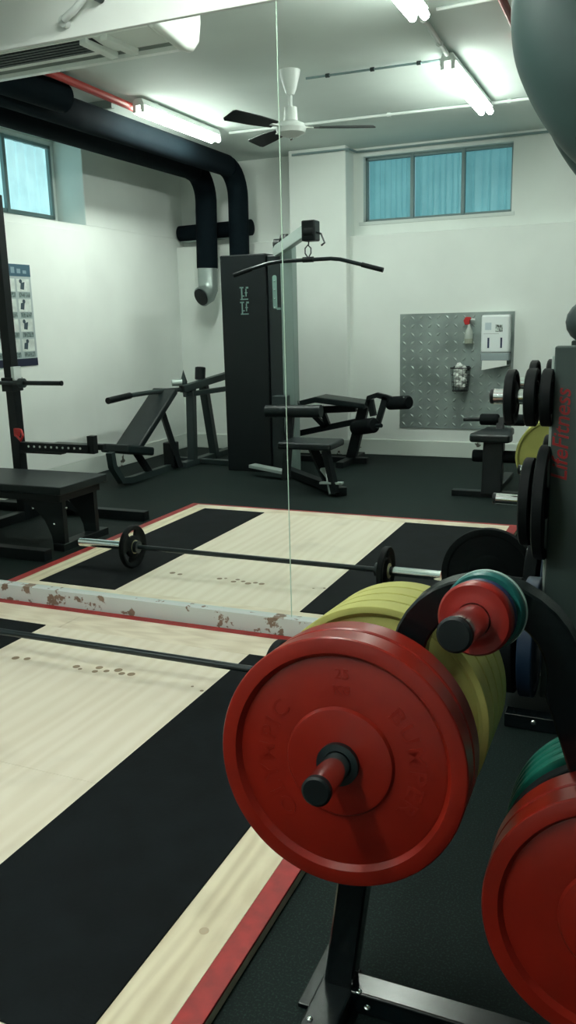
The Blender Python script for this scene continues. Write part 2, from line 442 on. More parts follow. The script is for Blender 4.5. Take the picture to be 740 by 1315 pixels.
def conduit(pts, r, m, name, label, cat, clips=0, group=None):
    t = thing(name, pts[0], label, cat, group)
    MB().tube(pts, r, 10).build('pipe', m, t)
    a, b = V3(pts[0]), V3(pts[-1])
    for i in range(clips):
        p = a.lerp(b, (i + .5) / clips)
        d = (b - a).normalized(); MB().cyl(p - d * .014, p + d * .014, r + .006, n=14).build('clip', GREY if m is not WPAINT else WPAINT, t)
    return t
conduit([(-2.42, 6.13, 3.132), (-1.43, 6.15, 3.132)], .008, FRAME, 'conduit', 'thin grey ceiling conduit from the fan to the light', 'conduit', 3, 'ceiling conduits')
conduit([(-3.7, 7.44, 3.13), (XR, 7.62, 3.13)], .012, WPAINT, 'conduit', 'long white ceiling conduit running across behind the fan', 'conduit', 6, 'ceiling conduits')
conduit([(-1.25, 5.20, 3.135), (XR, 5.0, 3.135)], .010, WPAINT, 'conduit', 'white ceiling conduit at the top right, near the red pipe', 'conduit', 4, 'ceiling conduits')
conduit([(-1.335, 5.04, 3.12), (-1.37, 6.0, 3.12)], .016, WPAINT, 'conduit', 'short white conduit joining the two right-hand lights', 'conduit', 2, 'ceiling conduits')
conduit([(-3.55, 8.56, 3.10), (-2.93, 8.56, 3.10), (-2.93, 8.80, 3.11), (XR, 8.80, 3.11)], .011, FRAME, 'conduit', 'thin grey conduit along the top of the back wall above the window', 'conduit', 0, 'ceiling conduits')
conduit([(-3.80, 4.6, 3.09), (-3.86, 6.25, 3.09)], .028, REDPIPE, 'red_pipe', 'red ceiling pipe beside the black ducts', 'pipe', 0)
conduit([(-.855, 4.2, 3.09), (-.875, 6.2, 3.09)], .022, REDPIPE, 'red_pipe', 'red ceiling pipe at the upper right beside the machine housing', 'pipe', 0)

# black ducts
def arc(c, r, a0, a1, ax, ay, n=7):
    c = V3(c); return [c + V3(ax) * (r * math.cos(a0 + (a1 - a0) * i / n)) + V3(ay) * (r * math.sin(a0 + (a1 - a0) * i / n)) for i in range(n + 1)]
du = thing('air_duct', (-4.50, 6, ZC), 'thick black insulated duct along the left wall, ending in a grey metal elbow', 'duct')
pts = [(-4.50, 4.4, 3.0), (-4.50, 8.15, 3.0)] + arc((-4.53, 8.2, 2.72), .28, PI / 2, 0, (0, 1, 0), (0, 0, 1), 7) + [(-4.55, 8.48, 2.02)]
MB().tube(pts, .115, 24).build('insulated_run', DUCT, du)
MB().tube([(-4.55, 8.48, 2.04), (-4.55, 8.48, 1.86), (-4.545, 8.47, 1.80), (-4.55, 8.43, 1.745), (-4.575, 8.36, 1.715)], .108, 24).build('metal_elbow', GALV, du)
MB().tube([(-4.558, 8.40, 1.735), (-4.580, 8.345, 1.708)], .092, 24).build('elbow_mouth', BLACK, du)
MB().beam((-4.5, 5.0, 3.12), (-4.5, 5.04, 3.12), .26, .06).build('hanger', GALV, du)
MB().beam((-4.5, 7.0, 3.12), (-4.5, 7.04, 3.12), .26, .06).build('hanger', GALV, du)
d2 = thing('air_duct', (-4.15, 6, ZC), 'thick black insulated duct dropping behind the black weight-stack tower', 'duct')
pts = [(-4.13, 4.4, 3.0), (-4.13, 8.2, 3.0)] + arc((-4.145, 8.2, 2.72), .28, PI / 2, 0, (0, 1, 0), (0, 0, 1), 7) + [(-4.16, 8.48, 1.5)]
MB().tube(pts, .108, 24).build('insulated_run', DUCT, d2)
MB().tube([(-4.13, 4.4, 3.02), (-4.0, 4.7, 3.02), (-3.97, 5.35, 3.02)], .10, 20).build('branch', DUCT, d2)
MB().beam((-4.13, 6.0, 3.12), (-4.13, 6.04, 3.12), .26, .06).build('hanger', GALV, d2)
d3 = thing('air_duct', (-4.55, 8.755, 2.43), 'short black horizontal duct crossing between the two vertical ducts', 'duct')
MB().cyl((-5.03, 8.755, 2.43), (-4.13, 8.755, 2.445), .085, n=22).build('insulated_run', DUCT, d3)
MB().beam((-5.02, 8.755, 2.338), (-4.18, 8.755, 2.350), .06, .012).build('support_strip', GALV, d3)

# air conditioner under the ceiling near the mirror wall
ac = thing('air_conditioner', (-3.2, 3.95, ZC), 'white ceiling air conditioner with a dark outlet grille, mirrored above the glass edge', 'air conditioner')
ax0, ax1 = -3.95, -2.25
prof = [(3.66, ZC), (3.66, 2.84), (3.72, 2.785), (3.90, 2.765), (3.905, 2.785), (3.985, 2.778), (3.99, 2.757), (4.05, 2.765), (4.11, 2.82), (4.13, 2.90), (4.13, ZC)]
def slab(x0, x1, pr): return MB().prism([(y, z) for y, z in pr], (x0, 0, 0), (0, 1, 0), (0, 0, 1), (x1 - x0, 0, 0))
ACW = mat('air_conditioner_white', (.86, .90, .86), .4)
slab(ax0, ax1, prof).build('body', ACW, ac, smooth=False)
MB().box((ax0 + .02, 3.908, 2.7795), (ax1 - .02, 3.984, 2.7835), Matrix.Rotation(-.08, 3, 'X')).build('air_flap', mat('flap_grey', (.20, .24, .22), .5), ac)
for x0, x1 in ((ax1, ax1 + .06), (ax0 - .06, ax0)):
    slab(x0, x1, [(3.65, ZC), (3.65, 2.83), (3.71, 2.775), (3.98, 2.745), (4.06, 2.755), (4.12, 2.81), (4.145, 2.90), (4.145, ZC)]).build('end_cap', ACW, ac, bevel=.025, seg=4)
g = MB()
for i in range(5): g.box((ax0 + .06, 3.735 + i * .026, 2.7765 - i * .0029), (ax1 - .34, 3.748 + i * .026, 2.786 - i * .0029))
g.build('grille', mat('grille_dark', (.05, .07, .07), .5), ac)
MB().box((ax0 + .05, 3.73, 2.774), (ax1 - .32, 3.865, 2.779), Matrix.Rotation(-.11, 3, 'X')).build('outlet', BLACK, ac)
for x in (-2.62, -2.50):
    MB().beam((x, 3.72, 2.775), (x + .05, 3.92, 2.752), .05, .03).build('louvre_lever', ACW, ac, bevel=.006)
FLIP = False
# small pipe on the real wall above the mirror
wp = thing('wall_pipe', (-2.40, MY - .03, 2.80), 'white painted pipe and elbow on the wall above the mirror at top left', 'pipe')
MB().tube([(-2.29, MY - .05, 2.98), (-2.30, MY - .05, 2.80), (-2.36, MY - .05, 2.755), (-2.42, MY - .045, 2.73), (-2.435, MY - .012, 2.725)], .016, 14).build('pipe', WPAINT, wp)
MB().cyl((-2.435, MY - .04, 2.725), (-2.435, MY - .012, 2.725), .024).build('wall_flange', WPAINT, wp)
MB().cyl((-2.25, MY - .012, 2.79), (-2.25, MY - .06, 2.79), .018).build('valve', GREY, wp)

# ------------------------------------------------------------------ lifting platform (real)
PX0, PX1 = -3.318, -.765; PY0, PY1 = .95, MY - .034; PH = .03
pl = thing('lifting_platform', ((PX0 + PX1) / 2, (PY0 + PY1) / 2, 0), 'pale plywood lifting platform with black rubber lanes and a painted red edge', 'lifting platform')
rw = .062
rb = MB().box((PX0, PY0, 0), (PX1, PY1, PH - .008)); rb.build('base_board', WOOD3, pl)
for a, b in (((PX0, PY0), (PX0 + rw, PY1)), ((PX1 - rw, PY0), (PX1, PY1)), ((PX0 + rw, PY0), (PX1 - rw, PY0 + .035)), ((PX0 + rw, PY1 - .05), (PX1 - rw, PY1))):
    MB().box((a[0], a[1], PH - .008), (b[0], b[1], PH)).build('red_edge', REDP, pl, bevel=.0015)
SY0, SY1 = PY0 + .16, M2 - 3.655      # cross strips end here
SY1 = 3.072
for a, b in (((PX0 + rw, SY1), (-2.541, PY1 - .05)), ((-2.539, SY1), (PX1 - rw, PY1 - .05)), ((PX0 + rw, PY0 + .035), (-2.541, SY0)), ((-2.539, PY0 + .035), (-1.44, SY0)), ((-1.438, PY0 + .035), (PX1 - rw, SY0))):
    MB().box((a[0], a[1], PH - .008), (b[0], b[1], PH)).build('cross_board', WOOD3, pl, bevel=.001)
for x0, x1 in ((PX0 + rw, -3.13), (-.972, PX1 - rw)):
    MB().box((x0, SY0, PH - .008), (x1, SY1, PH)).build('side_board', WOOD2, pl, bevel=.001)
for x0, x1 in ((-3.13, -2.62), (-1.527, -.972)):
    MB().box((x0, SY0 - .002, PH - .008), (x1, SY1, PH + .004)).build('rubber_lane', MATT, pl, bevel=.002)
for x0, x1, y0, y1 in ((-2.62, -1.527, SY0 + .002, 1.96 - .0012), (-2.62, -1.527, 1.96, SY1 - .001)):
    MB().box((x0 + .0005, y0, PH - .008), (x1 - .0005, y1, PH)).build('centre_board', WOOD1, pl, bevel=.001)
for x, y, r in ((-2.48, 2.693, .017), (-2.425, 2.703, .015), (-2.166, 2.706, .016), (-2.135, 2.690, .009), (-2.066, 2.73, .016), (-2.06, 2.69, .013), (-2.016, 2.71, .013), (-1.974, 2.735, .018), (-1.94, 2.71, .014), (-1.899, 2.718, .017), (-1.525 - .02, 2.677, .008), (-1.60, 2.70, .006)):
    MB().lathe([(0, .0006), (r, .0006), (r, 0), (0, 0)], (x, y, PH), (0, 0, 1), 14).build('worn_spot', DARKSPOT, pl)

kn = MB().lathe([(0, .0005), (.012, .0005), (.012, 0), (0, 0)], (-.893, 1.50, PH), (0, 0, 1), 18); kn.build('knot', mat('knot', (.50, .40, .26), .6), pl)

# ------------------------------------------------------------------ bumper plates
def bumper_profile(R_, t, face=.010, hub=.095, inner=.186, lip=.197, hole=.0265, ch=.0045):
    h = t / 2
    half = [(hole, h - .006), (.036, h - .006), (.037, h - .002), (hub - .006, h - .002), (hub, h - .0035), (hub + .004, h - face), (inner, h - face), (inner + .003, h - face - .0015), (lip, h), (R_ - ch, h), (R_ - ch * .4, h - ch * .3), (R_, h - ch), (R_, h - ch - .001)]
    back = [(r, -z) for r, z in reversed(half)]
    return half + back + [(hole, h - .006)]

def bent_text(body, radius, centre_ang, size, m, name, parent, C, n, up, depth=.0012, arc_in=True, gap=1.0, shear=0):
    """raised letters set round a circle on a plate face"""
    n = V3(n).normalized(); u = (V3(up) - n * V3(up).dot(n)).normalized(); r = u.cross(n).normalized()
    fc = D.curves.new(name, 'FONT'); fc.body = body; fc.size = size; fc.extrude = depth; fc.offset = .0006; fc.resolution_u = 3; fc.space_character = gap; fc.shear = shear
    fc.align_x = 'CENTER'
    fo = D.objects.new(name, fc); COL.objects.link(fo)
    dg = bpy.context.evaluated_depsgraph_get(); dg.update()
    me = D.meshes.new_from_object(fo.evaluated_get(dg)); D.objects.remove(fo)
    loc = parent_loc(parent)
    for v in me.vertices:
        x, y, z = v.co
        if radius:
            a = centre_ang - x / radius; rr = radius + y
            v.co = C + (r * math.cos(a) + u * math.sin(a)) * rr + n * z - loc
        else:
            v.co = C + r * x + u * y + n * z - loc
    me.name = name
    o = D.objects.new(name, me); COL.objects.link(o); me.materials.append(m); o.parent = parent
    return o

GRP = 'bumper plates on the tree'
def bumper(name, C, n, R_, t, m, label, cat='weight plate', group=GRP, text=False, parts=True, **kw):
    """C: centre of the plate body; n: outward axis"""
    o = thing(name, C, label, cat, group)
    C = V3(C); n = V3(n).normalized()
    MB().lathe(bumper_profile(R_, t, **kw), C, n, 96).build('plate_body', m, o, ang=28)
    MB().lathe([(.0262, t / 2 - .003), (.034, t / 2 - .003), (.034, -t / 2 + .003), (.0262, -t / 2 + .003), (.0262, t / 2 - .003)], C, n, 40).build('steel_sleeve', GREY, o)
    if text:
        f = C + n * (t / 2 - .0105)
        up = V3((0, 0, 1))
        bent_text('OLYMPIC', .125, math.radians(186), .042, m, 'raised_lettering', o, f, n, up, gap=1.25)
        bent_text('BUMPER', .125, math.radians(8), .042, m, 'raised_lettering', o, f, n, up, gap=1.25)
        bent_text('25', .150, math.radians(90), .026, m, 'raised_number', o, f, n, up)
        bent_text('KG', .122, math.radians(90), .022, m, 'raised_unit', o, f, n, up)
    return o

NX = V3((.03, -1.0, .102)).normalized()
C0 = V3((-.458, 1.253, .685))
def at0(d): return C0 - NX * d
T = .058
bumper('bumper_plate', at0(T / 2), NX, .225, T, RED, 'red bumper plate at the front of the left stack, its face fully visible', text=True)
bumper('bumper_plate', at0(T * 1.5 + .006), NX, .225, T, RED, 'red bumper plate right behind the fully visible red plate on the left stack')
ty = .0595
yl = ['yellow bumper plate at the front of the yellow stack, nearest the black arch', 'second yellow bumper plate of the stack, counted from the black arch', 'third yellow bumper plate, last but one towards the mirror', 'rearmost yellow bumper plate, nearest the mirror, its face seen reflected']
for i in range(4):
    bumper('bumper_plate', at0(.503 - ty / 2 - (3 - i) * (ty + .008)), NX, .225, ty, YEL, yl[i], face=.009, ch=.002, lip=.212, inner=.200)
# right-hand stack
C1 = V3((.012, 1.30, .455))
def at1(d): return C1 - NX * d
bumper('bumper_plate', at1(T / 2), NX, .225, T, RED, 'red bumper plate at the front of the right stack, cut by the photo edge', text=False)
bumper('bumper_plate', at1(T * 1.5 + .004), NX, .225, T, RED, 'second red bumper plate of the right stack, hidden behind the front one')
gl = ['green bumper plate just behind the black plate of the right stack', 'second green bumper plate of the right stack', 'third green bumper plate of the right stack', 'rearmost green bumper plate of the right stack']
bumper('bumper_plate', at1(.145 + .02), NX, .218, .034, RUBBER, 'black rubber bumper plate between the red and green plates of the right stack', face=.005)
for i in range(4):
    bumper('bumper_plate', at1(.240 + i * .034), NX, .218, .027, GRN, gl[i], face=.004, ch=.006)

# ------------------------------------------------------------------ plate tree (A-frame with arched top)
tr = thing('plate_tree', (-.23, 1.46, 0), 'black arched A-frame plate tree holding the red, yellow and green plates', 'weight rack')
cx, cz, ar = -.245, .815, .142
yA = 1.46
arch = [(-.535, yA, .03), (-.50, yA, .30), (-.455, yA, .56), (-.41, yA, .70)] + [(cx + ar * math.cos(a), yA, cz + ar * math.sin(a)) for a in [PI * (1.06 - i * 1.12 / 18) for i in range(19)]] + [(-.075, yA, .70), (-.03, yA, .56), (.015, yA, .30), (.05, yA, .03)]
pr = [(-.026, -.024), (-.026, .024), (-.030, .0), ]
# flat oval section: a = across the frame's plane normal, b = in plane
oval = [(.026, -.027), (.026, .027), (.022, .031), (-.022, .031), (-.026, .027), (-.026, -.027), (-.022, -.031), (.022, -.031)]
MB().sweep(arch, oval, up=(1, 0, 0)).build('arched_frame', BLACKG, tr, ang=25)
def peg(parent, p, q, r, m=CHROME, cap=BLACK):
    p = V3(p); q = V3(q); d = (q - p).normalized()
    o = MB().cyl(p, q - d * .012, r).build('peg', m, parent)
    MB().lathe([(0, 0), (r + .0005, 0), (r + .0008, .010), (r - .003, .013), (0, .013)], q - d * .0125, d, 28).build('end_cap', cap, o)
    return o
peg(tr, at0(.24), at0(-.119), .0245)
peg(tr, at0(.18), at0(.56), .0245)
MB().lathe([(.026, 0), (.038, 0), (.038, .012), (.026, .012), (.026, 0)], at0(.004) , NX, 40).build('collar_ring', STEELB, tr)
peg(tr, at1(.24), at1(-.12), .0245)
peg(tr, at1(.12), at1(.40), .0245)
NT = V3((-.09, -1, .10)).normalized()
TP = V3((-.2500, 1.20, .968))         # tip of the top peg
def att(d): return TP - NT * d
peg(tr, att(.27), att(0), .0275)
tr_base = MB().beam((-.56, yA, .026), (.09, yA, .026), .06, .052)
tr_base.build('cross_beam', BLACKG, tr, bevel=.006)
MB().beam((-.535, 1.12, .026), (-.535, 1.50, .026), .075, .052).build('foot', BLACKG, tr, bevel=.006)
MB().beam((.065, 1.12, .026), (.065, 1.80, .026), .075, .052).build('foot', BLACKG, tr, bevel=.006)
MB().box((-.612, 1.40, .0), (-.575, 1.60, .012)).build('anchor_plate', BLACKG, tr, bevel=.003)
for x, y in ((-.485, 1.435), (-.455, 1.40), (-.555, 1.33)):
    MB().ball((x, y, .052 if y > 1.42 else .053), .007, sz=.6).build('bolt', CHROME, tr)

def change_plate(C, R_, t, m, label, rim=None):
    o = thing('change_plate', C, label, 'weight plate', 'small plates on the top peg'); h = t / 2
    MB().lathe([(.0285, h), (.036, h), (.040, h - .002), (R_ - .012, h - .002), (R_ - .004, h - .001), (R_, h - .006), (R_, -h + .006), (R_ - .004, -h + .001), (.0285, -h), (.0285, h)], C, NT, 64).build('plate_body', m, o, ang=50)
    if rim:
        MB().lathe([(R_ - .004, -h + .006), (R_ + .0012, -h + .005), (R_ + .0012, -h - .001), (R_ - .004, -h), (R_ - .004, -h + .006)], C, NT, 64).build('pale_rim', rim, o)
    return o
change_plate(att(.122), .0615, .032, REDSM, 'small red plate at the front of the top peg')
change_plate(att(.151), .060, .020, NAVY, 'small navy plate between the red and the teal plate on the top peg')
change_plate(att(.178), .068, .026, TEAL, 'small teal plate with a pale rim, rearmost on the top peg', PALE)

# ------------------------------------------------------------------ black plate standing near the mirror
sb = V3((-.655, 2.80, .2285)); nb = V3((0, 1, .08)).normalized()
bumper('bumper_plate', sb, nb, .225, .05, RUBBER, 'black bumper plate standing upright on the floor near the mirror', group=None, face=.006)

# ------------------------------------------------------------------ barbell on the platform
BH = .152; BY = 2.70 - .03
by = 2.705
yb = 2.705
def barbell(x0, x1, y, z, label, sl=.405, sr=None, rs=.014, rsl=.025, name='barbell', flipy=False):
    t = thing(name, ((x0 + x1) / 2, y, z), label, 'barbell')
    MB().cyl((x0 + sl, y, z), (x1 - (sr or sl), y, z), rs, n=20).build('shaft', STEELB, t)
    for a, b, s in ((x0, x0 + sl, 1), (x1, x1 - (sr or sl), -1)):
        sv = MB().cyl((a, y, z), (b, y, z), rsl, n=28).build('sleeve', CHROME, t)
        MB().cyl((b - s * .004, y, z), (b + s * .026, y, z), .036, n=28).build('collar', STEELB, sv)
    return t
def iron_plate(C, ax, R_, t, label, group, m=IRON, slots=0, name='weight_plate'):
    o = thing(name, C, label, 'weight plate', group); h = t / 2
    prof = [(.026, h), (.052, h), (.056, h - .003), (.060, h * .45), (R_ * .80, h * .45), (R_ * .84, h * .9), (R_ - .006, h), (R_, h - .005)]
    prof = prof + [(r, -z) for r, z in reversed(prof)] + [(.026, h)]
    if not slots:
        MB().lathe(prof, C, ax, 48).build('plate_body', m, o, ang=50)
    else:
        # disc with grip holes
        ax = V3(ax).normalized(); hh = V3((0, 0, 1)); a = ax.cross(hh).normalized(); b = ax.cross(a).normalized()
        C = V3(C); n = 96; rings = [.026, .055, R_ * .52, R_ * .78, R_ * .86, R_ * .97, R_]
        hs = [h, h, h * .5, h * .5, h, h, h * .7]; V = []; F = []
        for sgn in (1, -1):
            for r, z in zip(rings, hs):
                V += [C + ax * (z * sgn) + (a * math.cos(2 * PI * k / n) + b * math.sin(2 * PI * k / n)) * r for k in range(n)]
        K = len(rings)
        def hole(k): return (k % (n // slots)) < int(n / slots * .42)
        for k in range(n):
            k2 = (k + 1) % n
            for i in range(K - 1):
                if i == 2 and hole(k): continue
                for s_, base in ((1, 0), (-1, K * n)):
                    F.append((base + i * n + k, base + i * n + k2, base + (i + 1) * n + k2, base + (i + 1) * n + k))
            for i in (0, K - 1): F.append((i * n + k, i * n + k2, K * n + i * n + k2, K * n + i * n + k))
            if hole(k):
                for i in (2, 3): F.append((i * n + k, i * n + k2, K * n + i * n + k2, K * n + i * n + k))
            if hole(k) != hole((k - 1) % n): F.append((2 * n + k, 3 * n + k, K * n + 3 * n + k, K * n + 2 * n + k))
        MB().add(V, F).build('plate_body', m, o, ang=50)
    return o
zb = PH + .128
bx0, bx1 = -3.135, -.915
barbell(bx0, bx1, 2.665, zb, 'long barbell with chrome sleeves lying across the platform', sl=.39, sr=.32)
p1 = iron_plate((bx0 + .375, 2.665, zb), (1, 0, 0), .127, .032, 'black iron plate with grip holes on the left end of the barbell', 'plates on the barbell', slots=3)
MB().lathe([(.0262, -.019), (.040, -.019), (.042, 0), (.040, .019), (.0262, .019), (.0262, -.019)], (bx0 + .375, 2.665, zb), (1, 0, 0), 32).build('hub_ring', BRASS, p1)
p2 = iron_plate((bx1 - .290, 2.665, zb), (1, 0, 0), .127, .032, 'black iron plate on the right end of the barbell, peeping out behind the red plate', 'plates on the barbell', slots=3)
MB().lathe([(.0262, -.019), (.040, -.019), (.042, 0), (.040, .019), (.0262, .019), (.0262, -.019)], (bx1 - .290, 2.665, zb), (1, 0, 0), 32).build('hub_ring', BRASS, p2)

# ------------------------------------------------------------------ storage machine at the right, by the mirror (real)
ym = 3.05
sm = thing('weight_machine', (-.1, ym, 0), 'grey upright gym machine with red lettering and side storage pegs', 'gym machine')
MB().box((-.305, ym - .03, .05), (.12, ym + .03, 1.333)).build('side_panel', PANEL, sm, bevel=.006)
MB().box((-.315, ym - .012, .30), (-.303, ym + .012, 1.30)).build('peg_rail', SILVER, sm, bevel=.003)
MB().beam((-.405, 2.87, .028), (.35, 2.87, .028), .06, .054).build('foot_beam', BLACKG, sm, bevel=.005)
MB().beam((.08, 2.87, .028), (.08, 3.2, .028), .06, .054).build('foot_beam', BLACKG, sm, bevel=.005)
MB().ball((-.303, 2.838, .035), .010, sy=.6).build('bolt', CHROME, sm)
MB().beam((.05, ym + .02, 1.2), (.05, ym + .02, 2.2), .08, .06).build('upright_post', BLACK, sm, bevel=.005)
MB().ball((-.178, ym - .02, 1.412), .1, sx=.98, sy=.6, sz=.80).build('rounded_handle_cover', GREY, sm)
sh = [(-.475, 2.50), (-.482, 2.37), (-.478, 2.29), (-.465, 2.22), (-.444, 2.165), (-.41, 2.095), (-.37, 2.03), (-.32, 1.963), (-.268, 1.906), (-.20, 1.85), (-.10, 1.80), (.05, 1.78), (.18, 1.83), (.26, 1.95), (.28, 2.15), (.25, 2.40), (.18, 2.55), (.0, 2.62), (-.30, 2.62), (-.43, 2.58)]
sc_ = V3((sum(p[0] for p in sh) / len(sh), 0, sum(p[1] for p in sh) / len(sh)))
dm = MB(); V = []; F = []; K = 17; n_ = len(sh)
for k in range(K):
    t = -1 + 2 * k / (K - 1); t2 = math.sin(t * PI / 2) * .995
    f = max(0.0, 1 - abs(t2) ** 2.6) ** .42
    V += [V3((sc_.x + (p[0] - sc_.x) * f, ym - .04 + .20 * t2, sc_.z + (p[1] - sc_.z) * f)) for p in sh]
for k in range(K - 1):
    for q in range(n_): F.append((k * n_ + q, k * n_ + (q + 1) % n_, (k + 1) * n_ + (q + 1) % n_, (k + 1) * n_ + q))
F += [tuple(range(n_)), tuple(range((K - 1) * n_, K * n_))]
hd = dm.add(V, F).build('overhead_housing', mat('housing_green_grey', (.030, .060, .056), .5, spec=.3, noise=(3, .1)), sm, ang=60)
hs_ = hd.modifiers.new('smooth', 'SUBSURF'); hs_.levels = 1; hs_.render_levels = 2
vt = MB()
for k in range(12):
    a = 2 * PI * k / 12
    vt.ball((-.215 + .042 * math.cos(a), ym - .17, 1.985 + .05 * math.sin(a)), .008, 10)
vt.build('vent_holes', BLACK, hd)
bent_text('LifeFitness', 0, 0, .076, LETTER, 'red_lettering', sm, V3((-.247, ym - .031, 1.03)), (0, -1, 0), (-1, 0, 0), depth=.001, shear=.25)
pk = [((-.30, ym, 1.157), (-.520, ym, 1.160), .0265), ((-.30, ym, .785), (-.502, ym, .790), .020), ((-.30, ym, .275), (-.47, ym, .275), .0245)]
for p, q, r in pk: peg(sm, p, q, r)
gm = 'black plates on the machine pegs'
for x, r, t, z, l in ((-.447, .097, .034, 1.157, 'small black iron plate hanging outermost on the upper chrome peg'),
                      (-.376, .101, .040, 1.157, 'middle small black plate on the upper chrome peg'),
                      (-.3235, .100, .040, 1.157, 'small black plate on the upper peg, tight against the grey panel'),
                      (-.376, .158, .038, .785, 'medium black iron plate outermost on the middle peg'),
                      (-.3235, .205, .040, .785, 'large black iron plate on the middle peg against the grey panel')):
    iron_plate((x, ym, z), (1, 0, 0), r, t, l, gm)
for x, r, m, l in ((-.415, .215, RUBBER, 'black bumper plate outermost on the lowest machine peg'), (-.345, .222, BLUE, 'dark blue bumper plate on the lowest peg against the machine panel')):
    bumper('bumper_plate', (x, ym, .275), (-1, 0, 0), r, .052, m, l, group='bumpers on the lowest machine peg', face=.006)

# ------------------------------------------------------------------ things at the far side of the room (measured in the mirror)
FLIP = True
# squat rack
sr = thing('squat_rack', (-4.3, 5.0, 0), 'black squat rack upright with holed safety arm, beside the wall poster', 'squat rack')
ux = -4.365
MB().box((ux - .038, 4.965, 0), (ux + .038, 5.04, 2.36)).build('upright', BLACK, sr, bevel=.004)
MB().box((ux - .62, 4.965, 2.28), (ux + .03, 5.04, 2.36)).build('crossmember', BLACK, sr, bevel=.004)
arm = MB()
arm.box((ux + .03, 4.975, .535), (-3.69, 5.03, .60)).box((-3.715, 4.975, .535), (-3.66, 5.03, .665))
arm.box((ux + .03, 4.97, .520), (-3.95, 5.035, .537))
a_ = arm.build('safety_arm', BLACK, sr, bevel=.003)
for i in range(10): MB().cyl((ux + .12 + i * .052, 4.9745, .572), (ux + .12 + i * .052, 4.972, .572), .0085, n=12).build('hole', WHITEP, a_)
MB().box((ux + .05, 5.35, .50), (-3.85, 5.40, .545)).build('safety_arm', BLACK, sr, bevel=.003)
MB().box((ux - .05, 4.94, .98), (ux + .05, 5.06, 1.08)).build('bar_catch', BLACK, sr, bevel=.003)
MB().box((ux + .04, 4.95, 1.06), (ux + .07, 5.03, 1.16)).build('catch_lining', WHITEP, sr, bevel=.003)
MB().tube([(ux + .04, 4.94, .70), (ux + .10, 4.93, .70), (ux + .115, 4.93, .66), (ux + .09, 4.93, .62), (ux + .05, 4.93, .66)], .010, 10).build('locking_pin_handle', mat('pin_red', (.5, .02, .02), .4), sr)
MB().box((ux + .03, 4.93, .65), (ux + .075, 4.95, .71)).build('locking_pin_block', mat('pin_red2', (.5, .02, .02), .4), sr, bevel=.004)
MB().beam((-4.9, 4.10, .035), (-3.42, 4.10, .035), .07, .07).build('base_beam', BLACK, sr, bevel=.004)
MB().beam((-4.9, 5.24, .035), (-3.42, 5.24, .035), .07, .07).build('base_beam', BLACK, sr, bevel=.004)
MB().beam((ux, 4.10, .035), (ux, 5.24, .035), .07, .07).build('base_beam', BLACK, sr, bevel=.004)
MB().beam((ux + .02, 5.0, .33), (ux + .33, 5.22, .05), .05, .05).build('brace', BLACK, sr)
rbx = thing('barbell', (-4.6, 4.93, 1.03), 'barbell resting in the squat rack beside the poster', 'barbell')
MB().cyl((-4.98, 4.925, 1.135 - .09), (-4.22, 4.925, 1.045), .014, n=16).build('shaft', STEELB, rbx)
MB().cyl((-4.22, 4.925, 1.045), (-3.86, 4.925, 1.045), .0165, n=20).build('sleeve', STEELB, rbx)
MB().cyl((-4.23, 4.925, 1.045), (-4.19, 4.925, 1.045), .034, n=24).build('collar', GREY, rbx)
MB().cyl((-3.862, 4.925, 1.045), (-3.852, 4.925, 1.045), .018, n=20).build('end_cap', BLACK, rbx)

# flat-topped lifting bench in front of the rack
lb = thing('step_bench', (-4.1, 4.52, 0), 'flat black steel-legged bench in front of the squat rack', 'bench')
MB().box((-4.98, 4.26, .385), (-3.42, 4.78, .44)).build('bench_top', VINYL, lb, bevel=.008)
MB().box((-4.95, 4.30, .33), (-3.46, 4.74, .386)).build('apron', BLACK, lb, bevel=.004)
for y in (4.34, 4.68):
    g = [(-3.46, 0), (-3.46, .335), (-3.86, .335)] + [(-3.56 - .26 * math.cos(t) - 0.0, .06 + .25 * math.sin(t)) for t in [PI * .12 + (PI * .38) * 0 for _ in range(0)]] + [(-3.78, .315), (-3.68, .27), (-3.61, .20), (-3.565, .10), (-3.55, 0)]
    MB().prism(g, (0, y - .02, 0), (1, 0, 0), (0, 0, 1), (0, .04, 0)).build('leg', BLACK, lb)
    MB().prism([(-4.95 + (-3.46 - a), b) for a, b in g], (0, y - .02, 0), (1, 0, 0), (0, 0, 1), (0, .04, 0)).build('leg', BLACK, lb)
MB().beam((-3.50, 4.30, .025), (-3.50, 4.80, .025), .09, .05).build('foot_rail', BLACK, lb, bevel=.004)
MB().ball((-3.44, 4.335, .29), .008).build('bolt', CHROME, lb)
MB().ball((-3.53, 4.315, .18), .008).build('bolt', CHROME, lb)

# poster
po = thing('wall_poster', (XL + .025, 5.85, 1.5), 'exercise poster with small pictures and a blue header on the left wall', 'poster')
px_ = XL + .024
MB().box((px_, 5.35, 1.11), (px_ + .004, 6.11, 1.965)).build('sheet', mat('poster_sheet', (.42, .50, .50), .5), po)
MB().box((px_ + .004, 5.35, 1.865), (px_ + .006, 6.11, 1.965)).build('header', mat('poster_header', (.05, .12, .17), .5), po)
MB().box((px_ + .004, 5.35, 1.11), (px_ + .006, 6.11, 1.175)).build('footer', mat('poster_footer', (.012, .018, .045), .5), po)
hp = mat('poster_header_text', (.25, .36, .42), .5)
ht = MB()
for i in range(9): ht.box((px_ + .006, 5.42 + i * .074, 1.89), (px_ + .0068, 5.465 + i * .074, 1.94 - (i % 3) * .012))
ht.build('header_marks', hp, po)
PH1 = mat('poster_photo', (.70, .76, .72), .5, noise=(14, .1)); PH2 = mat('poster_caption', (.20, .27, .26), .5, noise=(60, .3)); PH3 = mat('poster_figure', (.04, .07, .09), .6)
